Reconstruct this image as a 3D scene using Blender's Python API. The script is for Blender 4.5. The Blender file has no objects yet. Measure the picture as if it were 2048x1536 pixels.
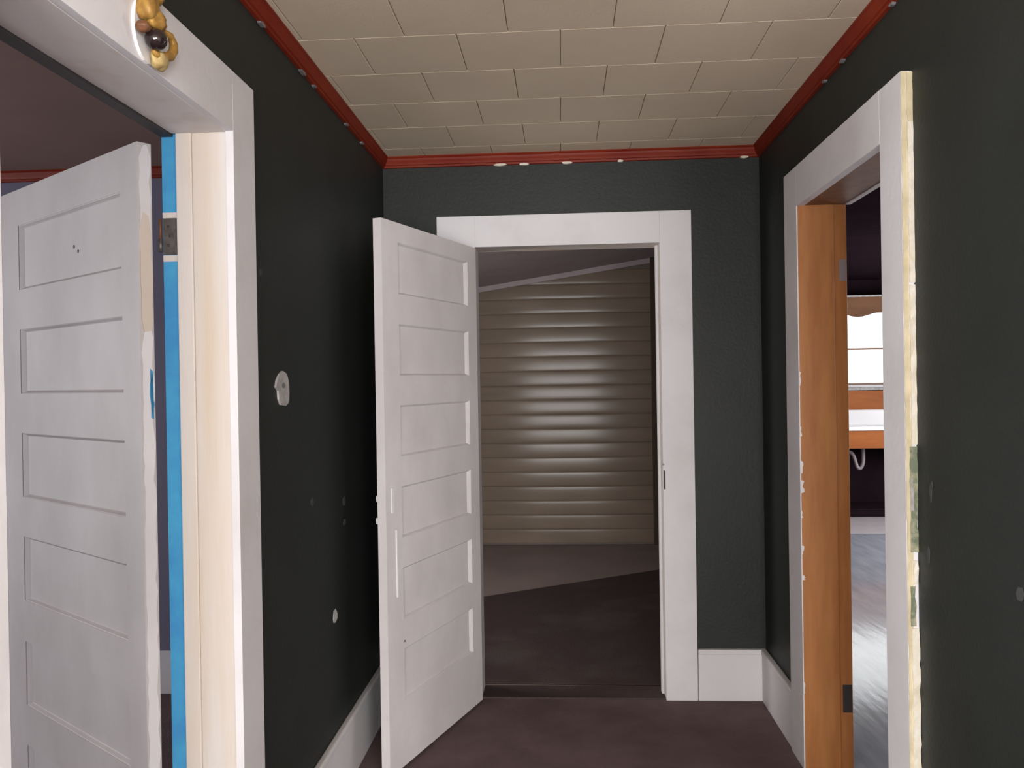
import bpy, bmesh, math, random
from mathutils import Vector, Matrix
random.seed(7)
scene = bpy.context.scene
col = scene.collection

# ------------------------------------------------------------------ camera
F_PX, YAW, PITCH, ROLL, EYE = 1633.7, 0.0607, -0.0043, 0.0161, 1.4314
fw0 = Vector((-math.sin(YAW), math.cos(YAW), 0)); rt0 = Vector((math.cos(YAW), math.sin(YAW), 0)); up0 = Vector((0, 0, 1))
fwd = fw0 * math.cos(PITCH) + up0 * math.sin(PITCH)
upp = up0 * math.cos(PITCH) - fw0 * math.sin(PITCH)
rgt = rt0 * math.cos(ROLL) - upp * math.sin(ROLL)
upv = rt0 * math.sin(ROLL) + upp * math.cos(ROLL)
CAM = Vector((0, 0, EYE))
cam_data = bpy.data.cameras.new('camera'); cam = bpy.data.objects.new('camera', cam_data); col.objects.link(cam)
cam_data.sensor_width = 36; cam_data.lens = F_PX / 2048 * 36; cam_data.clip_start = 0.02
m = Matrix.Identity(4)
for i, v in enumerate((rgt, upv, -fwd)):
    for j in range(3): m[j][i] = v[j]
m.translation = CAM
cam.matrix_world = m
scene.camera = cam

def ray(px, py): return fwd + rgt * ((px - 1024) / F_PX) - upv * ((py - 768) / F_PX)
def on_x(px, py, X): r = ray(px, py); return CAM + r * (X / r.x)
def on_y(px, py, Y): r = ray(px, py); return CAM + r * (Y / r.y)

# ------------------------------------------------------------------ world, daylight, added fill, exposure
w = bpy.data.worlds.new('sky'); scene.world = w; w.use_nodes = True
w.node_tree.nodes['Background'].inputs[0].default_value = (0.93, 0.97, 1.0, 1)
w.node_tree.nodes['Background'].inputs[1].default_value = 2.5
vs = scene.view_settings
vs.view_transform = 'Standard'; vs.look = 'None'; vs.exposure = 0.0; vs.gamma = 1.0; vs.use_curve_mapping = False
scene.cycles.max_bounces = 12; scene.cycles.diffuse_bounces = 6

def daylight(name, loc, direction, sx, sy, power, color=(1, 1, 1)):
    d = bpy.data.lights.new(name, 'AREA'); d.shape = 'RECTANGLE'; d.size = sx; d.size_y = sy; d.energy = power; d.color = color
    o = bpy.data.objects.new(name, d); col.objects.link(o); o.location = loc
    o.rotation_euler = Vector(direction).to_track_quat('-Z', 'Z').to_euler()
    return o
HALL_FRONT, FRONT_Y, FRONT_X = .80, -3.6, 2.8       # hall mouth, and the front room the photographer stands in
HALL_R = 1.12
daylight('daylight_front_door_leaf', (-.30, FRONT_Y - .14, .95), (0, 1, 0), .70, 1.60, 98, (1, .995, .995))
daylight('daylight_front_door_leaf', (.50, FRONT_Y - .14, .95), (0, 1, 0), .70, 1.60, 98, (1, .995, .995))
daylight('daylight_front_window_left', (-FRONT_X - .14, -1.8, 1.45), (1, 0, 0), 2.4, 1.4, 350, (1, .99, .99))
daylight('daylight_front_window_right', (1.95, FRONT_Y - .14, 1.45), (0, 1, 0), 1.3, 1.4, 180, (1, .99, .99))
daylight('daylight_bedroom_window', (-4.45, 1.6, 1.45), (1, 0, 0), 1.2, 1.3, 62, (.97, .97, 1))
daylight('fill_back_room', (-2.85, 4.5, 1.1), (1, 0, 0), 1.0, 1.1, 55, (1, .95, .93))  # added fill for the planked room; no window known there
daylight('daylight_kitchen_window', (3.1, 9.2, 1.65), (0, -1, 0), 1.5, .8, 7, (1, 1, .95))
daylight('daylight_kitchen_side_window', (4.85, 6.3, 1.5), (-1, 0, 0), 1.6, 1.2, 260, (.98, .98, 1))
daylight('fill_kitchen_near', (4.85, 2.2, 1.5), (-1, 0, 0), 1.6, 1.2, 20, (.98, .98, 1))  # added lamp, brightens the deep hall through the kitchen doorway

# ------------------------------------------------------------------ materials
def mat(name, c1, c2=None, scale=4, rough=.6, spec=.4, stretch=(1, 1, 1), detail=6, bump=0, bscale=60, lo=.35, hi=.65, metal=0, coat=0, turn=0):
    M = bpy.data.materials.new(name); M.use_nodes = True; nt = M.node_tree; N = nt.nodes; b = N['Principled BSDF']
    b.inputs['Roughness'].default_value = rough; b.inputs['Metallic'].default_value = metal
    b.inputs['Specular IOR Level'].default_value = spec; b.inputs['Coat Weight'].default_value = coat
    b.inputs['Base Color'].default_value = (*c1, 1)
    tc = N.new('ShaderNodeNewGeometry'); mp = N.new('ShaderNodeMapping'); mp.inputs['Scale'].default_value = stretch; mp.inputs['Rotation'].default_value = (0, 0, turn)
    nt.links.new(tc.outputs['Position'], mp.inputs['Vector'])
    if c2:
        n = N.new('ShaderNodeTexNoise'); n.inputs['Scale'].default_value = scale; n.inputs['Detail'].default_value = detail; n.inputs['Roughness'].default_value = .6
        nt.links.new(mp.outputs[0], n.inputs['Vector'])
        r = N.new('ShaderNodeValToRGB'); r.color_ramp.elements[0].position = lo; r.color_ramp.elements[1].position = hi
        r.color_ramp.elements[0].color = (*c1, 1); r.color_ramp.elements[1].color = (*c2, 1)
        nt.links.new(n.outputs[0], r.inputs[0]); nt.links.new(r.outputs[0], b.inputs['Base Color'])
    if bump:
        n2 = N.new('ShaderNodeTexNoise'); n2.inputs['Scale'].default_value = bscale; n2.inputs['Detail'].default_value = 4
        nt.links.new(mp.outputs[0], n2.inputs['Vector'])
        bp = N.new('ShaderNodeBump'); bp.inputs['Strength'].default_value = bump; bp.inputs['Distance'].default_value = .01
        nt.links.new(n2.outputs[0], bp.inputs['Height']); nt.links.new(bp.outputs[0], b.inputs['Normal'])
    return M
M_green = mat('dark_green_wall_paint', (.0125, .0150, .0130), (.0160, .0190, .0168), 2.5, rough=.55, spec=.35, bump=.12, bscale=90)
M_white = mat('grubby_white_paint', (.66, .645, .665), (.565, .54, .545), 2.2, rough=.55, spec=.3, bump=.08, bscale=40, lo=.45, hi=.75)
M_leaf = mat('grey_white_door_paint', (.64, .605, .61), (.55, .515, .515), 3.0, rough=.5, spec=.3, stretch=(1, 1, .6), bump=.06, bscale=50)
M_leaf2 = mat('grubby_door_paint', (.52, .49, .49), (.43, .40, .395), 3.0, rough=.55, spec=.3, stretch=(1, 1, .6), bump=.06, bscale=50)
M_cream = mat('worn_cream_jamb_paint', (.60, .555, .525), (.56, .46, .36), 3.0, rough=.55, spec=.3, stretch=(3, 3, .25), bump=.06, lo=.42, hi=.72)
M_blue = mat('bright_blue_paint', (.065, .34, .58), (.05, .25, .52), 9, rough=.5, spec=.3)
M_redwood = mat('red_stained_moulding', (.160, .013, .005), (.20, .024, .007), 5, rough=.5, spec=.18, stretch=(1, 1, 1))
M_wood = mat('orange_varnished_jamb', (.43, .180, .056), (.33, .120, .033), 5, rough=.45, spec=.45, stretch=(4, 4, .5), bump=.05)
M_wooddark = mat('brown_stained_wood', (.20, .085, .035), (.13, .05, .02), 5, rough=.5, stretch=(4, 4, .5))
M_orange = mat('orange_kitchen_wood', (.34, .105, .022), (.27, .075, .015), 4, rough=.55, spec=.15, stretch=(.6, 3, 3))
M_tile = mat('beige_ceiling_tile', (.70, .60, .455), (.64, .545, .415), 1.6, rough=.8, spec=.15, bump=.05, bscale=120)
M_joint = mat('tile_backing', (.45, .38, .29), rough=.9)
M_carpet = mat('dark_brown_carpet', (.125, .087, .090), (.165, .117, .120), 5, rough=.95, spec=.1, bump=.6, bscale=220)
M_floor2 = mat('dull_brown_floor', (.27, .215, .20), (.23, .185, .172), 3, rough=.6, spec=.3)
M_darkpiece = mat('dark_brown_piece', (.062, .044, .043), (.105, .086, .083), 1.6, rough=.95, spec=.1, bump=.5, bscale=200, lo=.5, hi=.8)
M_plank = mat('taupe_painted_planking', (.215, .168, .130), (.18, .142, .110), 2.5, rough=.20, spec=.16, stretch=(.5, 1, 3))
M_lav = mat('lavender_grey_wall', (.150, .138, .20), (.135, .125, .18), 3, rough=.7)
M_brownceil = mat('brown_bedroom_ceiling', (.30, .20, .172), (.27, .18, .155), 2, rough=.8, spec=.1)
M_greyceil = mat('purple_grey_sloped_ceiling', (.40, .335, .35), (.36, .30, .315), 3, rough=.7)
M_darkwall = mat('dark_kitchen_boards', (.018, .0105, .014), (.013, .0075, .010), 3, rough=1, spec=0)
M_darkroom = mat('dim_brown_wall', (.16, .13, .11), (.13, .11, .09), 2, rough=.8)
M_enamel = mat('white_enamel', (.80, .79, .80), rough=.2, spec=.5)
M_pipe = mat('grey_plastic_pipe', (.24, .20, .21), rough=.5)
M_metal = mat('tarnished_steel', (.17, .16, .155), (.11, .09, .08), 40, rough=.5, metal=.6)
M_darkmetal_shade = mat('dark_iron_and_shade', (.035, .03, .03), rough=.6)
M_gold = mat('gilt_brass', (.44, .25, .055), (.24, .12, .025), 45, rough=.5, metal=.2)
M_palegold = mat('pale_gilt', (.50, .38, .16), (.34, .23, .08), 45, rough=.55, metal=.1)
M_ball = mat('dark_glossy_ball', (.018, .010, .011), rough=.12, spec=.6)
M_plate = mat('chalky_plate', (.42, .40, .385), (.28, .265, .26), 30, rough=.8)
M_chip = mat('bare_plaster', (.40, .39, .38), rough=.9)
M_scuff = mat('pale_scuff', (.045, .047, .047), rough=.9)
M_caulk = mat('cream_caulk', (.68, .64, .57), (.60, .54, .42), 20, rough=.7, bump=.3)
M_yellow = mat('yellowed_wood_edge', (.60, .52, .35), (.46, .39, .25), 14, rough=.7)
M_moss = mat('green_paint_smear', (.13, .15, .10), (.33, .32, .22), 26, rough=.7, lo=.42, hi=.6)
M_vinyl = mat('blue_grey_marbled_vinyl', (.37, .38, .43), (.28, .29, .335), 5, rough=.13, spec=.5, stretch=(2.6, .5, 1), bump=.13, bscale=6, turn=.5)
M_sill = mat('grey_threshold', (.50, .46, .47), (.43, .39, .41), 8, rough=.4)
M_sill2 = mat('dull_grey_filler', (.17, .155, .155), rough=.8)
M_val = mat('dull_brown_valance_wood', (.16, .072, .034), (.12, .052, .024), 4, rough=.6, spec=.15, stretch=(.6, 3, 3))
M_post = mat('dark_brown_post', (.055, .036, .024), rough=.7)
M_stain = mat('white_paint_with_tan_stains', (.62, .585, .575), (.46, .35, .25), 3.2, rough=.6, spec=.2, lo=.50, hi=.74)
M_outer = mat('outside_siding', (.4, .4, .4), rough=.8)

def glass_mat():
    M = bpy.data.materials.new('window_glass'); M.use_nodes = True; nt = M.node_tree; N = nt.nodes
    N.remove(N['Principled BSDF']); out = N['Material Output']
    a = N.new('ShaderNodeBsdfTransparent'); g = N.new('ShaderNodeBsdfGlossy'); g.inputs['Roughness'].default_value = .05
    f = N.new('ShaderNodeFresnel'); mx = N.new('ShaderNodeMixShader')
    nt.links.new(f.outputs[0], mx.inputs[0]); nt.links.new(a.outputs[0], mx.inputs[1]); nt.links.new(g.outputs[0], mx.inputs[2]); nt.links.new(mx.outputs[0], out.inputs[0])
    return M
M_glass = glass_mat()

# ------------------------------------------------------------------ builders
ORG = {}
def finish(name, bm, mats, parent=None, smooth=False, local=False):
    """link a bmesh (world coordinates, or the parent's own when local) as one object whose origin is its middle"""
    if not isinstance(mats, (list, tuple)): mats = [mats]
    if name != 'plank': bmesh.ops.recalc_face_normals(bm, faces=bm.faces)
    vs_ = [v.co for v in bm.verts]
    c = Vector([(min(v[i] for v in vs_) + max(v[i] for v in vs_)) / 2 for i in range(3)])
    for v in bm.verts: v.co -= c
    me = bpy.data.meshes.new(name); bm.to_mesh(me); bm.free()
    for M in mats: me.materials.append(M)
    if smooth:
        for p in me.polygons: p.use_smooth = True
    o = bpy.data.objects.new(name, me); col.objects.link(o)
    o.location = c if (parent is None or local) else c - ORG[parent]
    ORG[o] = c.copy()
    o.parent = parent
    return o
def tag(o, label=None, cat=None, kind=None, group=None):
    if label: o['label'] = label
    if cat: o['category'] = cat
    if kind: o['kind'] = kind
    if group: o['group'] = group
    return o
def empty(name, loc, rz=0):
    o = bpy.data.objects.new(name, None); col.objects.link(o); o.location = loc; o.rotation_euler = (0, 0, rz); o.empty_display_size = .1
    ORG[o] = Vector(loc); return o
def bm_box(bm, x0, x1, y0, y1, z0, z1, bevel=0):
    r = bmesh.ops.create_cube(bm, size=1)
    for v in r['verts']:
        v.co = Vector(((x0 + x1) / 2 + v.co.x * (x1 - x0), (y0 + y1) / 2 + v.co.y * (y1 - y0), (z0 + z1) / 2 + v.co.z * (z1 - z0)))
    if bevel:
        es = list({e for v in r['verts'] for e in v.link_edges})
        bmesh.ops.bevel(bm, geom=es, offset=bevel, segments=2, affect='EDGES', profile=.5)
def box(name, x0, x1, y0, y1, z0, z1, M, parent=None, bevel=.002, local=False):
    bm = bmesh.new(); bm_box(bm, x0, x1, y0, y1, z0, z1, bevel); return finish(name, bm, M, parent, local=local)
def prism(bm, poly, axis, a0, a1):
    """extrude a 2D outline along an axis; the outline's coordinates are the two other axes in order"""
    def P(p, a): return {'X': (a, p[0], p[1]), 'Y': (p[0], a, p[1]), 'Z': (p[0], p[1], a)}[axis]
    A = [bm.verts.new(P(p, a0)) for p in poly]; B = [bm.verts.new(P(p, a1)) for p in poly]; n = len(poly)
    bm.faces.new(A); bm.faces.new(B[::-1])
    for i in range(n): bm.faces.new((A[i], B[i], B[(i + 1) % n], A[(i + 1) % n]))
def prism_obj(name, poly, axis, a0, a1, M, parent=None, local=False, smooth=False):
    bm = bmesh.new(); prism(bm, poly, axis, a0, a1); return finish(name, bm, M, parent, smooth, local)
def paint_side(o, axis, sign, slot):
    for p in o.data.polygons:
        if p.normal[axis] * sign > .9: p.material_index = slot
def blob(name, c, r, M, parent, lumps=0, seg=16, rot=None, fine=.06):
    bm = bmesh.new(); bmesh.ops.create_uvsphere(bm, u_segments=seg, v_segments=seg // 2 + 2, radius=1)
    ph = [random.random() * 6 for _ in range(3)]
    for v in bm.verts:
        k = 1 + lumps * (math.sin(5 * v.co.x + ph[0]) + math.sin(6 * v.co.y + ph[1]) + math.sin(5 * v.co.z + ph[2])) / 3
        if lumps: k += fine * math.sin(13 * v.co.y + ph[0]) * math.sin(12 * v.co.z + ph[1])
        q = Vector((v.co.x * r[0] * k, v.co.y * r[1] * k, v.co.z * r[2] * k))
        if rot: q = Matrix.Rotation(rot, 3, 'X') @ q
        v.co = q + Vector(c)
    return finish(name, bm, M, parent, smooth=True)
def tube(name, pts, rad, M, parent, seg=10, local=False):
    bm = bmesh.new(); pts = [Vector(p) for p in pts]; rings = []
    for i, p in enumerate(pts):
        t = (pts[min(i + 1, len(pts) - 1)] - pts[max(i - 1, 0)]).normalized()
        a = t.orthogonal().normalized() if i == 0 else (a - t * a.dot(t)).normalized()
        b = t.cross(a); r = rad[i] if isinstance(rad, (list, tuple)) else rad
        rings.append([bm.verts.new(p + (a * math.cos(k * 2 * math.pi / seg) + b * math.sin(k * 2 * math.pi / seg)) * r) for k in range(seg)])
    for A, B in zip(rings, rings[1:]):
        for k in range(seg): bm.faces.new((A[k], A[(k + 1) % seg], B[(k + 1) % seg], B[k]))
    bm.faces.new(rings[0][::-1]); bm.faces.new(rings[-1])
    return finish(name, bm, M, parent, smooth=True, local=local)
def smooth_path(P, k=4):
    P = [Vector(p) for p in P]; out = []
    for i in range(len(P) - 1):
        a, b, c, d = P[max(i - 1, 0)], P[i], P[i + 1], P[min(i + 2, len(P) - 1)]
        for j in range(k):
            t = j / k; out.append(.5 * ((2 * b) + (c - a) * t + (2 * a - 5 * b + 4 * c - d) * t * t + (3 * b - a - 3 * c + d) * t ** 3))
    return out + [P[-1]]
def chip_poly(n, ry, rz, jag=.25):
    return [(math.cos(2 * math.pi * k / n) * ry * (1 + random.uniform(-jag, jag)), math.sin(2 * math.pi * k / n) * rz * (1 + random.uniform(-jag, jag))) for k in range(n)]

# ------------------------------------------------------------------ the setting
CEIL = 2.448
LX, RX, BY = -.795, .885, 3.672            # the hall's wall faces
LX2, RX2, BY2 = -.955, 1.035, 3.80         # their other sides

floor = box('floor', LX2, RX2, HALL_FRONT - .12, BY + .02, -.1, 0, M_carpet, bevel=0)
tag(floor, 'dark purplish brown carpet on the hallway floor', 'floor', 'structure')
# hall ceiling with staggered square tiles
ceil = box('ceiling', LX2, RX2, HALL_FRONT - .12, BY2, CEIL + .010, CEIL + .12, M_joint, bevel=0)
tag(ceil, 'beige tiled hallway ceiling with staggered square tiles', 'ceiling', 'structure')
TW, TH, G = .3045, .286, .0010
cache = {}
row = 0
y0 = 2.383 + TH * 4
rows = [2.383 + TH * k for k in range(-7, 5)]
for ri, yy in enumerate(rows):
    ya, yb = max(yy, HALL_FRONT), min(yy + TH, BY)
    if yb - ya < .02: continue
    off = .012 if ri % 2 == 1 else .012 + TW / 2
    for k in range(-5, 5):
        xa, xb = max(off + k * TW, LX), min(off + (k + 1) * TW, RX)
        if xb - xa < .02: continue
        key = (round(xb - xa, 3), round(yb - ya, 3))
        if key not in cache:
            t = box('ceiling_tile', xa + G, xb - G, ya + G, yb - G, CEIL, CEIL + .0115, M_tile, ceil, bevel=.0018); cache[key] = t
        else:
            t = bpy.data.objects.new('ceiling_tile', cache[key].data); col.objects.link(t); t.parent = ceil
            t.location = Vector(((xa + xb) / 2, (ya + yb) / 2, CEIL + .00575)) - ORG[ceil]

def notched(s0, s1, z1, notches, z0=0):
    """wall outline from floor to ceiling with door notches (a, b, top)"""
    P = [(s0, z0)]
    for a, b, t in sorted(notches): P += [(a, z0), (a, t), (b, t), (b, z0)]
    return P + [(s1, z0), (s1, z1), (s0, z1)]

wall_left = prism_obj('wall_left', notched(HALL_FRONT, BY, CEIL + .01, [(1.07, 1.936, 2.058)]), 'X', LX2, LX, [M_green, M_lav])
paint_side(wall_left, 0, -1, 1)
tag(wall_left, 'dark green painted hallway wall with the blue-edged doorway', 'wall', 'structure')
wall_right = prism_obj('wall_right', notched(HALL_R, 8.97, CEIL + .01, [(2.215, 3.036, 2.066)]), 'X', RX, RX2, [M_green, M_darkwall])
paint_side(wall_right, 0, 1, 1)
tag(wall_right, 'dark green painted hallway wall with the orange wood doorway', 'wall', 'structure')
wall_back = prism_obj('wall_back', notched(LX2, RX, CEIL + .01, [(-.40, .462, 2.052)]), 'Y', BY, BY2, [M_green, M_darkroom])
paint_side(wall_back, 1, 1, 1)
tag(wall_back, 'dark green end wall of the hallway around the white doorway', 'wall', 'structure')
# the front room behind the photographer
def holed(name, axis, a0, a1, s0, s1, z0, z1, hs0, hs1, hz0, hz1, M):
    bm = bmesh.new()
    for (p, q, u, v) in ((s0, hs0, z0, z1), (hs1, s1, z0, z1), (hs0, hs1, z0, hz0), (hs0, hs1, hz1, z1)):
        if v - u < .001: continue
        if axis == 'Y': bm_box(bm, p, q, a0, a1, u, v)
        else: bm_box(bm, a0, a1, p, q, u, v)
    return finish(name, bm, M)
M_pale = mat('pale_front_room_paint', (.55, .52, .49), rough=.8)
o = box('floor_front_room', -FRONT_X, FRONT_X, FRONT_Y, HALL_R, -.1, -.0005, M_carpet, bevel=0); tag(o, 'dark carpet of the front room', 'floor', 'structure')
o = box('ceiling_front_room', -FRONT_X, FRONT_X, FRONT_Y, HALL_R, CEIL + .0115, CEIL + .1, M_tile, bevel=0); tag(o, 'beige ceiling of the front room', 'ceiling', 'structure')
bm = bmesh.new(); zc = CEIL + .0115
for p_, q_, u_, v_ in ((-FRONT_X, -.66, 0, zc), (-.66, .86, 2.1, zc), (.86, 1.3, 0, zc), (1.3, 2.6, 0, .75), (1.3, 2.6, 2.15, zc), (2.6, FRONT_X, 0, zc)): bm_box(bm, p_, q_, FRONT_Y - .12, FRONT_Y, u_, v_)
wall_front = finish('wall_front', bm, M_pale)
tag(wall_front, 'pale front room wall with the open double front doorway and a window', 'wall', 'structure')
o = box('trim_8', .06, .14, FRONT_Y - .10, FRONT_Y - .03, 0, 2.099, M_white, bevel=.003); tag(o, 'white mullion post in the double front doorway', 'post', 'structure')
for sx, side in ((-1, 'left'), (1, 'right')):
    a, b = sorted((sx * FRONT_X, sx * (FRONT_X + .12)))
    o = holed('wall_front_room_' + side, 'X', a, b, FRONT_Y - .12, HALL_R, 0, CEIL, -3.0, -.5, .75, 2.15, M_pale) if sx < 0 else box('wall_front_room_' + side, a, b, FRONT_Y - .12, HALL_R, 0, CEIL, M_pale, bevel=0)
    tag(o, 'pale side wall of the front room, ' + ('with a window, bedroom side' if sx < 0 else 'without windows, kitchen side'), 'wall', 'structure')
    a, b = sorted((sx * (FRONT_X), LX2 if sx < 0 else RX2))
    ye = HALL_FRONT if sx < 0 else HALL_R
    o = box('wall_front_room_inner_' + side, a, b, ye - .12, ye, 0, CEIL, M_pale, bevel=0)
    tag(o, 'pale front room wall beside the hallway mouth, ' + ('bedroom' if sx < 0 else 'kitchen') + ' side', 'wall', 'structure')

# bedroom on the left
o = box('floor_bedroom', -4.3, LX2, HALL_FRONT, 3.82, -.1, 0, M_carpet, bevel=0); tag(o, 'dark floor of the lavender bedroom', 'floor', 'structure')
o = box('ceiling_bedroom', -4.3, LX2, HALL_FRONT, 3.82, CEIL, CEIL + .1, M_brownceil, bevel=0); tag(o, 'dim brown ceiling of the lavender bedroom', 'ceiling', 'structure')
o = box('wall_bedroom_back', -4.3, LX2, 3.70, 3.82, 0, CEIL, M_lav, bevel=0); tag(o, 'lavender grey wall behind the grubby open door', 'wall', 'structure')
o = box('wall_bedroom_front', -4.4, LX2, HALL_FRONT - .001, HALL_FRONT + .05, 0, CEIL, M_lav, bevel=0); tag(o, 'lavender grey bedroom wall opposite the crown moulding', 'wall', 'structure')
o = holed('wall_bedroom_left', 'X', -4.4, -4.3, HALL_FRONT, 3.82, 0, CEIL, 1.0, 2.2, .8, 2.1, M_lav); tag(o, 'lavender grey bedroom wall with the window', 'wall', 'structure')
o = box('baseboard_bedroom', -4.3, LX2, 3.682, 3.70, 0, .20, M_white, bevel=.004); tag(o, 'white baseboard in the lavender bedroom', 'baseboard', 'structure')

def crown(name, p0, p1, inward, M, label, up=CEIL):
    """red stained cove moulding between two wall points, its profile reaching inward and down"""
    prof = [(0, 0), (.030, 0), (.031, -.006), (.026, -.010), (.024, -.018), (.019, -.028), (.016, -.036), (.011, -.038), (.010, -.046), (0, -.048)]
    bm = bmesh.new(); p0, p1, inward = Vector(p0), Vector(p1), Vector(inward)
    A = [bm.verts.new(p0 + inward * a + Vector((0, 0, up + b))) for a, b in prof]; B = [bm.verts.new(p1 + inward * a + Vector((0, 0, up + b))) for a, b in prof]
    bm.faces.new(A); bm.faces.new(B[::-1]); n = len(prof)
    for i in range(n): bm.faces.new((A[i], B[i], B[(i + 1) % n], A[(i + 1) % n]))
    return tag(finish(name, bm, M), label, 'crown moulding', 'structure')
c_left = crown('trim_1', (LX, HALL_FRONT, 0), (LX, BY, 0), (1, 0, 0), M_redwood, 'red stained crown moulding above the wall with the blue-edged doorway')
c_back = crown('trim_2', (LX, BY, 0), (RX, BY, 0), (0, -1, 0), M_redwood, 'red stained crown moulding along the end wall above the white doorway')
c_right = crown('trim_3', (RX, HALL_R, 0), (RX, BY, 0), (-1, 0, 0), M_redwood, 'red stained crown moulding above the wall with the orange wood doorway')
crown('trim_4', (-4.3, 3.70, 0), (LX2, 3.70, 0), (0, -1, 0), M_redwood, 'dark red crown moulding inside the lavender bedroom')
for parent, spots in ((c_back, [(1488, 311, 20), (1133, 318, 22), (1048, 324, 20), (1240, 318, 12), (1000, 326, 26)]),):
    for px, py, wpx in spots:
        c = on_y(px, py, BY - .012); s = c.y / F_PX
        prism_obj('paint_chip', [(c.x + a, CEIL - .0475 + b) for a, b in chip_poly(8, wpx * s * .5, .0055)], 'Y', BY - .0125, BY - .0005, M_caulk, parent)
for parent, X, sgn, spots in ((c_left, LX, 1, [(2.155, .05), (2.50, .06), (3.26, .05), (2.62, .03), (3.02, .04), (1.9, .05)]), (c_right, RX, -1, [(2.05, .05), (2.20, .03), (2.58, .04), (2.75, .03)])):
    for yc, wy in spots:
        prism_obj('paint_chip', [(yc + a, CEIL - .049 + b) for a, b in chip_poly(10, wy * .4, .0045)], 'X', X + sgn * .0005, X + sgn * .0112, M_sill2, parent)

# baseboards
BBH = .228
def baseboard(name, x0, x1, y0, y1, face, label):
    bm = bmesh.new(); bm_box(bm, x0, x1, y0, y1, 0, BBH - .022, .003)
    o = tag(finish(name, bm, M_white), label, 'baseboard', 'structure')
    e = .004
    cap = {'+x': (x0, x1 + e, y0, y1), '-x': (x0 - e, x1, y0, y1), '-y': (x0, x1, y0 - e, y1)}[face]
    box('cap_moulding', *cap, BBH - .024, BBH, M_white, o, bevel=.006)
    return o
baseboard('baseboard_left', LX, LX + .02, 2.052, BY, '+x', 'white baseboard between the blue-edged doorway and the end wall')
baseboard('baseboard_left_near', LX, LX + .02, HALL_FRONT, .945, '+x', 'white baseboard between the front door and the blue-edged doorway')
baseboard('baseboard_back', .584, RX - .02, BY - .022, BY, '-y', 'short white baseboard beside the white end doorway')
baseboard('baseboard_back_left', LX + .02, -.552, BY - .02, BY, '-y', 'short white baseboard behind the open end door')
baseboard('baseboard_right', RX - .024, RX, 3.18, BY, '-x', 'white baseboard between the end wall and the orange wood doorway')
baseboard('baseboard_right_near', RX - .024, RX, HALL_R, 2.098, '-x', 'white baseboard between the orange wood doorway and the front door')

# ------------------------------------------------------------------ doorway frames
# left doorway: worn white casing, cream jamb, blue painted rabbet
CT = 2.184
fl = tag(empty('trim_5', (LX, 1.5, 0)), 'worn white casing and cream jamb with bright blue rabbet, hinge on it', 'door frame', 'structure')
cx0, cx1 = LX, -.775
box('side_casing', cx0, cx1, 1.914, 2.050, 0, CT, M_white, fl, .0012)
box('side_casing', cx0, cx1, .948, 1.094, 0, CT, M_white, fl, .0012)
box('head_casing', cx0, cx1, 1.094, 1.914, 2.040, CT, M_white, fl, .0012)
box('jamb', -.880, -.7935, 1.9185, 1.9355, 0, 2.056, M_cream, fl, .002)
box('stop', -.9195, -.8802, 1.916, 1.9355, 0, 2.056, M_cream, fl, .003)
blue = box('rabbet', LX2 - .005, -.9197, 1.929, 1.9357, 0, 2.056, M_blue, fl, .001); blue['label'] = 'bright blue painted rabbet strip'
box('jamb', LX2, -.7935, 1.0715, 1.0885, 0, 2.056, M_cream, fl, .002)
box('head_jamb', -.9295, -.7935, 1.0887, 1.9183, 2.039, 2.0575, M_stain, fl, .002)
hr = box('head_rabbet', LX2 - .005, -.9297, 1.0887, 1.928, 2.034, 2.0577, M_darkmetal_shade, fl, .001); hr['label'] = 'head rabbet with its shade painted dark'  # shade under the head put into this strip's near-black colour
for a, b in ((1.838, 1.852), (1.733, 1.748)):
    box('paint_patch', LX2 - .0045, -.9200, 1.9284, 1.9292, a, b, M_cream, fl, 0)
hg = box('hinge', LX2 - .003, -.9197, 1.9265, 1.9288, 1.749, 1.838, M_metal, fl, .0008); hg['label'] = 'tarnished butt hinge'
tube('knuckle', [(-.966, 1.929, 1.757), (-.966, 1.929, 1.788)], .006, M_metal, hg)
tube('pin', [(-.966, 1.929, 1.788), (-.966, 1.929, 1.836)], .0035, M_wooddark, hg)
for z in (1.772, 1.795, 1.818):
    tube('screw', [(-.943 + .004 * ((z * 1000) % 2 - .5), 1.9268, z), (-.943, 1.9258, z)], .0035, M_darkmetal_shade, hg)
hg2 = box('hinge', LX2 - .003, -.9197, 1.9265, 1.9288, .24, .33, M_metal, fl, .0008)
tube('knuckle', [(-.966, 1.929, .24), (-.966, 1.929, .33)], .006, M_metal, hg2)

# end doorway: white casing
fb = tag(empty('trim_6', (.03, BY, 0)), 'plain white door casing on the dark green end wall', 'door frame', 'structure')
by0 = 3.651
box('side_casing', .4425, .5815, by0, BY, 0, 2.172, M_white, fb, .0012)
box('side_casing', -.5505, -.378, by0, BY, 0, 2.172, M_white, fb, .0012)
box('head_casing', -.378, .4425, by0, BY, 2.032, 2.172, M_white, fb, .0012)
box('jamb', .4425, .4615, BY + .0005, BY2 + .005, 0, 2.05, M_cream, fb, .002)
box('jamb', -.3985, -.380, BY + .0005, BY2 + .005, 0, 2.05, M_white, fb, .002)
box('head_jamb', -.380, .4425, BY + .0005, BY2 + .005, 2.033, 2.0515, M_cream, fb, .002)
box('stop', .431, .4424, BY + .045, BY + .085, 0, 2.032, M_white, fb, .002)
p = box('strike_plate', .4440, .4525, by0 - .0012, by0 + .002, .938, 1.022, M_darkmetal_shade, fb, .001); p['label'] = 'dark strike slot'
tube('screw', [(.4435, by0 + .001, 1.049), (.4435, by0 - .0012, 1.049)], .0045, M_plate, fb)
box('threshold', -.379, .4415, BY - .01, BY2 + .01, -.004, .006, M_darkpiece, fb, .002)

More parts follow.
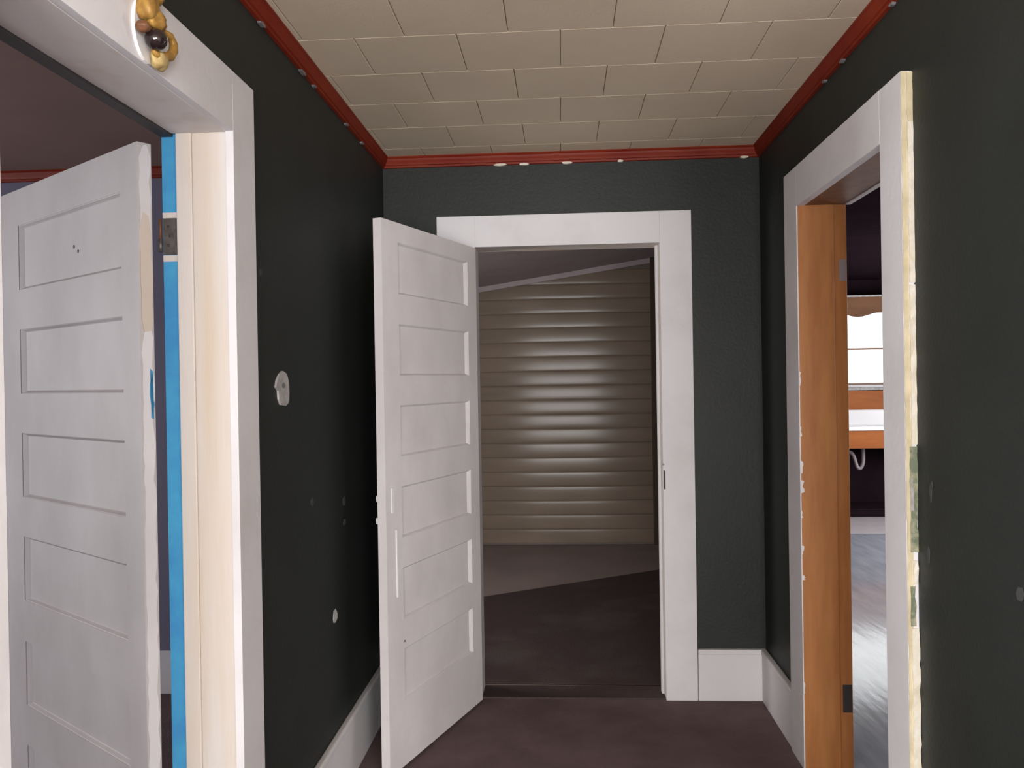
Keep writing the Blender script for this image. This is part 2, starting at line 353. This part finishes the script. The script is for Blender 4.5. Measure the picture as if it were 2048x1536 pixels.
# right doorway: white casing, orange varnished jamb
fr = tag(empty('trim_7', (RX, 2.6, 0)), 'white casing with a crumbling cream edge around an orange wood jamb', 'door frame', 'structure')
rx0 = .857
box('side_casing', rx0, RX, 3.0165, 3.178, 0, 2.190, M_white, fr, .0012)
near = box('side_casing', rx0, RX, 2.101, 2.240, 0, 2.190, M_white, fr, .002)
box('head_casing', rx0, RX, 2.240, 3.0165, 2.046, 2.190, M_white, fr, .0012)
box('stop', .8585, .990, 3.0158, 3.0355, 0, 2.0655, M_wood, fr, .004)
jb = box('jamb', .9902, RX2 + .001, 3.0235, 3.0355, 0, 2.0655, M_wood, fr, .002)
box('jamb', .866, RX2 + .001, 2.2155, 2.2375, 0, 2.0655, M_wood, fr, .002)
box('head_jamb', .866, 1.030, 2.2377, 3.0178, 2.0475, 2.0655, M_wooddark, fr, .002)
lip = box('head_stop', 1.0305, 1.0475, 2.2377, 3.0100, 2.044, 2.058, M_white, fr, .002); lip['label'] = 'thin pale lip under the head'
box('hinge_mortise', 1.000, RX2 - .002, 3.0225, 3.0237, .208, .309, M_darkmetal_shade, jb, 0)
box('hinge_mortise', 1.008, RX2 - .002, 3.0222, 3.0237, 1.772, 1.850, M_pipe, jb, 0)
# white paint left along the far casing's inner edge and small chips of it on the wood
for z, h, wd in ((1.10, .05, .010), (1.03, .05, .012), (.93, .03, .007), (.80, .035, .009), (1.42, .06, .006), (.70, .02, .012), (1.23, .04, .006), (.30, .05, .006)):
    n = 5
    poly = [(rx0 + .0005, z - h / 2)] + [(rx0 + .003 + wd * random.uniform(.2, 1.0), z - h / 2 + h * (k + .5) / n) for k in range(n)] + [(rx0 + .0005, z + h / 2)]
    prism_obj('paint_flake', poly, 'Y', 3.0148, 3.0164, M_white, fr)
# crumbling edge on the near casing's side
def edge_strip(name, xa, xb, za, zb, M, jag, yb=2.1012, t=.0035):
    n = max(3, int((zb - za) / .022)); bm = bmesh.new(); L = []
    for i in range(n + 1):
        z = za + (zb - za) * i / n
        a = xa + random.uniform(-jag, jag) * .5; b = xb + random.uniform(-jag, jag)
        L.append([bm.verts.new(q) for q in ((a, yb, z), (a, yb - t, z), (b, yb - t * random.uniform(.4, 1), z), (b, yb, z))])
    for A, B in zip(L, L[1:]):
        for k in range(4): bm.faces.new((A[k], A[(k + 1) % 4], B[(k + 1) % 4], B[k]))
    bm.faces.new(L[0]); bm.faces.new(L[-1][::-1])
    return finish(name, bm, M, near)
ra = edge_strip('raw_edge', rx0 + .0005, rx0 + .014, .02, 2.188, M_yellow, .0015, t=.002); ra['label'] = 'yellowed raw wood edge'
edge_strip('caulk_bead', .8705, .8875, 1.99, 2.186, M_yellow, .003, t=.004)
edge_strip('caulk_bead', .8715, .8905, 1.66, 2.062, M_caulk, .0016, t=.005)
edge_strip('caulk_bead', .8715, .8875, 1.255, 1.655, M_caulk, .0014, t=.005)
edge_strip('green_smear', .866, .8850, .985, 1.250, M_moss, .003, t=.0030)
edge_strip('caulk_bead', .866, .874, 1.09, 1.17, M_plate, .001, t=.0045)
edge_strip('caulk_bead', .8705, .8830, .905, .965, M_caulk, .0008, t=.005)
edge_strip('green_smear', .864, .876, .80, .90, M_moss, .003, t=.0030)
edge_strip('caulk_bead', .8655, .8850, .10, .795, M_caulk, .003, t=.0045)

# ------------------------------------------------------------------ six-panel doors
def panel_mesh(wd, ht, T):
    """recessed flat panel with a sloping sticking moulding round it, on both faces; origin at its middle"""
    bm = bmesh.new()
    def ring(y, ix, iz): return [bm.verts.new((sx * (wd / 2 - ix), y, sz * (ht / 2 - iz))) for sx, sz in ((-1, -1), (1, -1), (1, 1), (-1, 1))]
    front = [ring(T / 2 - .0015, 0, 0), ring(T / 2 - .0025, .003, .002), ring(T / 2 - .0100, .015, .007), ring(T / 2 - .0115, .017, .009)]
    back = [ring(-T / 2 + .0115, .017, .009), ring(-T / 2 + .0015, 0, 0)]
    for A, B in list(zip(front, front[1:])) + list(zip(back, back[1:])) + [(back[1], front[0])]:
        for k in range(4):
            f = bm.faces.new((A[k], A[(k + 1) % 4], B[(k + 1) % 4], B[k]))
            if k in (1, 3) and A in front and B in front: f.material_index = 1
    bm.faces.new(front[-1]); bm.faces.new(back[0])
    return bm
def make_door(name, hinge, ang, W, top, T, tops, ph, sh, sf, M, label, M_lit_side=None):
    """leaf in its own frame: +x from the hinge edge to the free edge, -y the face seen from the hall"""
    d = tag(empty(name, (hinge[0], hinge[1], .012), ang), label, 'door', 'structure')
    H = top - .012
    L = [box('stile', 0, sh, -T / 2, T / 2, 0, H, M, d, 0, local=True), box('stile', W - sf, W, -T / 2, T / 2, 0, H, M, d, 0, local=True)]
    zs = [H] + [t - .012 for t in tops for _ in (0,)]
    prev = H
    for t in tops:
        box('rail', sh, W - sf, -T / 2, T / 2, t - .012, prev, M, d, 0, local=True); prev = t - .012 - ph
    box('rail', sh, W - sf, -T / 2, T / 2, 0, prev, M, d, 0, local=True)
    first = None
    for t in tops:
        zc = t - .012 - ph / 2; xc = (sh + W - sf) / 2
        if first is None:
            first = finish('panel', panel_mesh(W - sh - sf, ph, T), [M, M_lit_side or M], d, local=True); first.location = (xc, 0, zc)
        else:
            q = bpy.data.objects.new('panel', first.data); col.objects.link(q); q.parent = d; q.location = (xc, 0, zc)
    return d
T = .035
# end door: swung into the hall, hinged on the doorway's left jamb
dirB = Vector((-.340, -.940)); angB = math.atan2(dirB.y, dirB.x)
# its hall-facing side is on the right, i.e. local +y; face seen has normal (.94,-.34)
nB = Vector((-dirB.y, dirB.x))
tops6 = [1.950, 1.648, 1.347, 1.046, .744, .443]
hB = Vector((-.373, 3.618)) - nB * (T / 2)
d2 = make_door('door_2', hB, angB, .772, 2.022, T, tops6, .192, .085, .112, M_leaf, 'grey white six-panel door standing open in front of the end wall')
box('patch_strip', .697, .709, T / 2 - .0005, T / 2 + .004, .633, .880, M_white, d2, .0015, local=True)['label'] = 'raised white filler strip'
e = box('lock_plate', .716, .736, T / 2 - .0005, T / 2 + .0025, .945, 1.035, M_white, d2, .001, local=True); e['label'] = 'painted-over lock plate'
tube('screw_hole', [(.657, T / 2 - .002, .458), (.657, T / 2 + .0006, .458)], .004, M_darkmetal_shade, d2, local=True)
for z, r in ((.998, .010), (.918, .012)):
    tube('latch_stub', [(.752, -T / 2 + .001, z - .012), (.754, -T / 2 - r, z - .006), (.755, -T / 2 - r, z + .006), (.753, -T / 2 + .001, z + .012)], [.006, .008, .008, .006], M_white, d2, local=True)
# bedroom door: swung back into the bedroom, hinged on the blue rabbet
dirL = Vector((-.812, .584)).normalized(); angL = math.atan2(dirL.y, dirL.x)
nL = Vector((-dirL.y, dirL.x))          # (-.565,-.825): towards the hall, local +y
hL = Vector((-1.009, 1.905)) - nL * (T / 2)
tops6b = [1.913, 1.606, 1.299, .992, .680, .372]
d1 = make_door('door_1', hL, angL, .857, 2.020, T, tops6b, .190, .088, .127, M_leaf2, 'grubby white six-panel door opened into the lavender bedroom', M_white)  # whiter upright bevels: the light they catch is put into the colour
# bare and painted patches on its hinge edge
def edge_patch(za, zb, M, label, t=.0016, ya=-T / 2 + .001, yb=T / 2 - .002):
    n = max(4, int((zb - za) / .03)); P = []
    for i in range(n + 1): P.append((yb - random.uniform(0, .004) - (.008 if i in (0, n) else 0), za + (zb - za) * i / n))
    for i in range(n, -1, -1): P.append((ya + random.uniform(0, .008) + (.006 if i in (0, n) else 0), za + (zb - za) * i / n + random.uniform(-.008, .008)))
    q = prism_obj('edge_patch', P, 'X', -t, .0006, M, d1, local=True); q['label'] = label; return q
edge_patch(1.70, 2.0, M_white, 'white paint on the hinge edge')
edge_patch(1.55, 1.84, M_cream, 'bare cream patch on the hinge edge', t=.0022)
edge_patch(.02, 1.56, M_white, 'white paint on the hinge edge')
edge_patch(1.34, 1.455, M_blue, 'blue paint drip on the hinge edge', t=.0032, ya=-T / 2 + .001, yb=-.003)
tube('screw_hole', [(.38, T / 2 - .0135, 1.80), (.38, T / 2 - .0105, 1.80)], .005, M_metal, d1, local=True)
tube('screw_hole', [(.355, T / 2 - .0135, 1.785), (.355, T / 2 - .0105, 1.785)], .0045, M_metal, d1, local=True)

# ------------------------------------------------------------------ marks and fittings on the hall walls
q = on_x(563, 777, LX)
wp = tag(empty('wall_plate', (LX, q.y, q.z - .05)), 'small chipped off-white wall plate with a grey centre on the green wall', 'wall plate')
poly = [(-.002, .050), (.030, .042), (.048, .018), (.050, -.012), (.046, -.040), (.020, -.050), (-.020, -.046), (-.036, -.030), (-.040, -.006), (-.058, .004), (-.050, .022), (-.028, .040)]
prism_obj('plate', [(q.y + a, q.z + b) for a, b in poly], 'X', LX - .0005, LX + .006, M_plate, wp)
prism_obj('centre', [(q.y + a, q.z + b + .008) for a, b in chip_poly(9, .014, .008, .15)], 'X', LX + .005, LX + .0064, M_sill2, wp)
for px, py, ry, rz, M, lb in ((670, 1231, .030, .021, M_chip, 'pale chip in the green paint'), (688, 1003, .020, .016, M_scuff, 'faint scuff'), (689, 1044, .018, .012, M_scuff, 'faint scuff'), (624, 1003, .016, .012, M_scuff, 'faint scuff'), (521, 546, .008, .010, M_scuff, 'faint scuff')):
    c = on_x(px, py, LX)
    prism_obj('paint_chip', [(c.y + a, c.z + b) for a, b in chip_poly(9, ry, rz)], 'X', LX - .0005, LX + .0012, M, wall_left)['label'] = lb
for px, py, ry, rz in ((1862, 985, .006, .022), (1858, 1110, .006, .025), (2041, 1190, .012, .016), (1864, 970, .004, .01)):
    c = on_x(px, py, RX)
    prism_obj('paint_chip', [(c.y + a, c.z + b) for a, b in chip_poly(9, ry, rz)], 'X', RX - .0012, RX + .0005, M_scuff, wall_right)['label'] = 'faint scuff'

# gilt ornament with a dark ball on the left doorway's head casing
XO = -.775
def at(px, py, d): return on_x(px, py, XO + d)
c0 = at(305, 70, 0)
orn = tag(empty('gilt_ornament', (XO, c0.y, c0.z)), 'lumpy gilt ornament with a dark glossy ball on the white head casing', 'ornament')
c = at(292, 62, .002)
prism_obj('back_plate', [(c.y + math.cos(a) * .050, c.z + math.sin(a) * .062) for a in [2 * math.pi * k / 24 for k in range(24)]], 'X', XO - .0005, XO + .006, M_enamel, orn)['label'] = 'white oval back plate'
def part(name, px, py, d, r, M, lumps=.12, rot=None): return blob(name, at(px, py, d), r, M, orn, lumps, 28, rot)
part('leaf', 296, 8, .022, (.018, .022, .034), M_gold, .18)
part('leaf', 309, -22, .022, (.018, .024, .034), M_gold, .18)
part('scroll', 311, 42, .026, (.020, .026, .017), M_gold, .25, .3)
part('scroll', 286, 53, .020, (.012, .013, .011), M_wooddark, .2)
part('ball', 312, 79, .030, (.020, .020, .020), M_ball, 0)['label'] = 'dark glossy ball'
pts = [at(px, py, .024) for px, py in ((328, 62), (341, 72), (347, 88), (347, 102), (340, 113), (326, 115), (314, 110), (306, 102))]
tube('curl', pts, [.004, .0065, .008, .009, .0095, .009, .007, .004], M_gold, orn)
part('drop', 318, 121, .020, (.014, .024, .017), M_palegold, .2)

# ------------------------------------------------------------------ room beyond the end door
BX0, BYE = -2.7, 7.10
def slope(x): return 2.352 + (x + .0) * .149
o = box('floor_back_room', BX0, RX, BY2 - .11, BYE + .1, -.1, -.002, M_floor2, bevel=0); tag(o, 'dull brown floor beyond the end doorway', 'floor', 'structure')
sc = prism_obj('ceiling_back_room', [(BX0, slope(BX0)), (RX - .001, slope(RX)), (RX - .001, CEIL - .02), (RX + .14, CEIL - .02), (RX + .14, slope(RX) + .1), (BX0, slope(BX0) + .1)], 'Y', BY2, BYE + .1, M_greyceil)
tag(sc, 'dim sloping ceiling of the planked room', 'ceiling', 'structure')
o = holed('wall_back_room_left', 'X', BX0 - .1, BX0, BY2 - .1, BYE + .1, -.1, 2.2, 4.0, 5.0, .55, 1.65, M_darkroom); tag(o, 'dim side wall of the planked room', 'wall', 'structure')  # opening added for the fill lamp outside it
o = box('wall_back_room_near', BX0, LX2, BY2 + .03, BY2 + .08, 0, 2.3, M_darkroom, bevel=0); tag(o, 'dim wall of the planked room beside the doorway', 'wall', 'structure')
pw = prism_obj('wall_back_room', [(BX0, 0), (RX, 0), (RX, slope(RX) - .001), (BX0, slope(BX0) - .001)], 'Y', BYE, BYE + .1, M_darkroom)
tag(pw, 'wall of taupe horizontal planks beyond the end doorway', 'wall', 'structure')
PH = .1245; prof = [(0.000, .001), (.0012, .0042), (.0045, .0062), (.012, .0071), (.035, .0079), (.060, .0082), (.088, .0079), (.112, .0071), (.1195, .0062), (PH - .002, .0040)]
xr = .772; z = .012
while z < 2.45:
    bm = bmesh.new(); L = []
    for dz, dep in prof:
        xl = max(BX0 + .01, (z + dz + .028 - 2.352) / .149)
        L.append((xl, z + dz, dep))
    if min(xr - q[0] for q in L) < .03: break
    def V(i, e, y): return bm.verts.new((L[i][0] if e == 0 else xr, y, L[i][1]))
    n = len(L)
    F = [(V(i, 0, BYE - L[i][2]), V(i, 1, BYE - L[i][2])) for i in range(n)]
    for i in range(n - 1): bm.faces.new((F[i][0], F[i][1], F[i + 1][1], F[i + 1][0])).smooth = True
    G_ = [(V(i, 0, BYE - L[i][2]), V(i, 1, BYE - L[i][2])) for i in range(n)]; K = [(V(i, 0, BYE), V(i, 1, BYE)) for i in (0, n - 1)]
    bm.faces.new((G_[0][0], K[0][0], K[0][1], G_[0][1])); bm.faces.new((G_[-1][0], G_[-1][1], K[1][1], K[1][0]))
    bm.faces.new([q[0] for q in G_] + [K[1][0], K[0][0]]); bm.faces.new([q[1] for q in G_[::-1]] + [K[0][1], K[1][1]])
    bm.faces.new((K[0][0], K[1][0], K[1][1], K[0][1]))
    pk = finish('plank', bm, M_plank, pw)
    z += PH
# pale strip under the slope, dark corner post
prism_obj('top_strip', [(BX0, slope(BX0) - .046), (xr, slope(xr) - .046), (xr, slope(xr) - .002), (BX0, slope(BX0) - .002)], 'Y', BYE - .028, BYE - .0005, M_greyceil, pw)
box('corner_post', xr + .002, RX - .0005, BYE - .03, BYE - .0005, 0, slope(xr) - .004, M_post, pw, .003)
dark_piece = prism_obj('dark_floor_piece', [(BX0 + .05, BY2 + .09), (RX - .01, BY2 + .02), (RX - .01, 6.24), (-.545, 5.372), (BX0 + .05, 4.05)], 'Z', -.002, .005, M_darkpiece)  # very dark thin piece with a diagonal far edge over the lighter floor
tag(dark_piece, 'very dark flat piece with a diagonal edge on the floor beyond the end doorway', 'carpet')

# ------------------------------------------------------------------ kitchen beyond the right doorway
KX1, KY0, KY1 = 4.7, 1.24, 8.97
o = box('floor_kitchen', RX2 - .15, KX1, KY0, 7.545, -.1, -.001, M_vinyl, bevel=0); tag(o, 'shiny blue grey marbled vinyl floor of the kitchen', 'floor', 'structure')
o = box('floor_kitchen_far', RX2, KX1, 7.55, KY1 + .1, -.1, -.001, M_sill, bevel=0); tag(o, 'dull grey floor strip in front of the sink cabinet', 'floor', 'structure')
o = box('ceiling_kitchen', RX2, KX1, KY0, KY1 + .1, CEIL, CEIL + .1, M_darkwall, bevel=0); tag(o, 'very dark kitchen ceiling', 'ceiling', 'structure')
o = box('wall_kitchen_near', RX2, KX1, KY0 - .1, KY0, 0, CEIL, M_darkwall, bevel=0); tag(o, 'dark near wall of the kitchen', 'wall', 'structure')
bm = bmesh.new()
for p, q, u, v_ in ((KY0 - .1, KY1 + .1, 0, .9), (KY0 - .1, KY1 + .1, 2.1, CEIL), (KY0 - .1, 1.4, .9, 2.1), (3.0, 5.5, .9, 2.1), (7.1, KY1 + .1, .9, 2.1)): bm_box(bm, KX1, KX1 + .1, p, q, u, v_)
o = finish('wall_kitchen_right', bm, M_darkwall); tag(o, 'dark kitchen side wall with a window and an added light opening', 'wall', 'structure')
WX0, WX1, WZ0, WZ1 = 2.45, 3.75, 1.325, 2.12
kw = holed('wall_kitchen_back', 'Y', KY1, KY1 + .1, RX2, KX1, 0, CEIL, WX0, WX1, WZ0, WZ1, M_darkwall); tag(kw, 'dark kitchen wall with the bright window over the sink', 'wall', 'structure')
# orange boards below the window
for a, b in ((1.5, 2.4), (2.403, 3.9), (3.903, 4.4)): box('board', a, b, KY1 - .014, KY1 - .0005, .9, 1.262, M_orange, kw, .003)
# window
wn = tag(empty('window_1', ((WX0 + WX1) / 2, KY1, WZ0)), 'bright overexposed double sash window above the kitchen sink', 'window', 'structure')
box('window_sill', WX0 - .05, WX1 + .05, KY1 - .05, KY1 + .02, 1.268, 1.296, M_plate, wn, .003)
box('apron_rail', WX0 - .02, WX1 + .02, KY1 - .02, KY1 + .02, 1.297, 1.325, M_sill, wn, .002)
for a, b in ((WX0 - .08, WX0 + .01), (WX1 - .01, WX1 + .08)): box('side_casing', a, b, KY1 - .022, KY1 - .0005, 1.297, 2.2, M_orange, wn, .003)
zm = on_y(1730, 698, KY1 + .05).z
for name, za, zb, yo in (('upper_sash', zm - .010, WZ1, .055), ('lower_sash', WZ0, zm + .010, .030)):
    bm = bmesh.new(); y0_, y1_ = KY1 + yo, KY1 + yo + .022
    for q in ((WX0 + .001, WX0 + .035, za, zb), (WX1 - .035, WX1 - .001, za, zb), (WX0 + .035, WX1 - .035, za, za + .02), (WX0 + .035, WX1 - .035, zb - .02, zb)):
        bm_box(bm, q[0], q[1], y0_, y1_, q[2], q[3])
    s = finish(name, bm, M_wooddark, wn)
    box('pane', WX0 + .036, WX1 - .036, y0_ + .009, y0_ + .012, za + .0205, zb - .0205, M_glass, s, 0)
# scalloped valance
P = [(1.9, 2.235), (1.9, 2.06)]
x = 1.9
while x < 4.3:
    P.append((x, 2.052 + .022 * math.cos((x - 3.075) / .44 * 2 * math.pi + math.pi))); x += .02
P += [(4.3, 2.235)]
P = [P[0]] + P[2:]
v = empty('window_valance', (3.1, KY1 - .30, 2.05))
tag(v, 'brown wooden valance board with a scalloped lower edge over the kitchen window', 'valance')
prism_obj('board', P, 'Y', KY1 - .02 - .30, KY1 - .30, M_val, v)
box('top_lip', 1.9, 4.3, KY1 - .335, KY1 - .295, 2.236, 2.256, M_plate, v, .003)
box('top_board', 1.9, 4.3, KY1 - .294, KY1 - .001, 2.236, 2.254, M_wooddark, v, .002)
# sink cabinet (open fronted) and sink
SF = 8.40
cb = tag(empty('sink_cabinet', (3.1, 8.7, 0)), 'orange wooden sink cabinet with an open dark front', 'cabinet')
box('apron_board', 2.0, 4.0, SF, SF + .02, .690, .868, M_orange, cb, .003)
box('side_panel', 2.0, 2.02, SF + .021, KY1 - .015, 0, .868, M_orange, cb, .002)
box('side_panel', 3.98, 4.0, SF + .021, KY1 - .015, 0, .868, M_orange, cb, .002)
box('stile', 2.021, 2.08, SF, SF + .02, .08, .689, M_orange, cb, .002)
box('stile', 3.92, 3.979, SF, SF + .02, .08, .689, M_orange, cb, .002)
box('bottom_board', 2.021, 3.979, SF + .03, KY1 - .035, .06, .08, M_darkwall, cb, .002)
box('back_panel', 2.021, 3.979, KY1 - .034, KY1 - .016, 0, .868, M_darkwall, cb, .002)
box('toe_board', 2.021, 3.979, SF + .022, SF + .034, 0, .058, M_darkwall, cb, .001)
sk = tag(empty('kitchen_sink', (3.1, 8.65, .87)), 'white enamel kitchen sink with a high back below the bright window', 'sink')
box('front_rim', 2.45, 3.75, SF - .02, SF + .06, .870, .915, M_enamel, sk, .012)
box('back_splash', 2.45, 3.75, KY1 - .06, KY1 - .016, .870, 1.060, M_enamel, sk, .012)
box('drainboard', 2.45, 2.72, SF + .061, KY1 - .061, .872, .905, M_enamel, sk, .006)
box('drainboard', 3.48, 3.75, SF + .061, KY1 - .061, .872, .905, M_enamel, sk, .006)
bm = bmesh.new()
for q in ((2.721, 2.735, SF + .061, KY1 - .061, .70, .905), (3.465, 3.479, SF + .061, KY1 - .061, .70, .905), (2.735, 3.465, SF + .061, SF + .075, .70, .905), (2.735, 3.465, KY1 - .075, KY1 - .061, .70, .905), (2.735, 3.465, SF + .075, KY1 - .075, .70, .715)): bm_box(bm, *q)
finish('basin', bm, M_enamel, sk)
tr = tube('drain_trap', smooth_path([(3.09, 8.62, .70), (3.09, 8.62, .60), (3.085, 8.62, .52), (3.06, 8.62, .47), (3.03, 8.62, .48), (3.01, 8.62, .54), (2.99, 8.62, .60), (2.96, 8.63, .635), (2.90, 8.66, .638), (2.88, 8.80, .638), (2.88, 8.93, .638)]), .019, M_pipe, sk); tr['label'] = 'grey plastic drain trap'
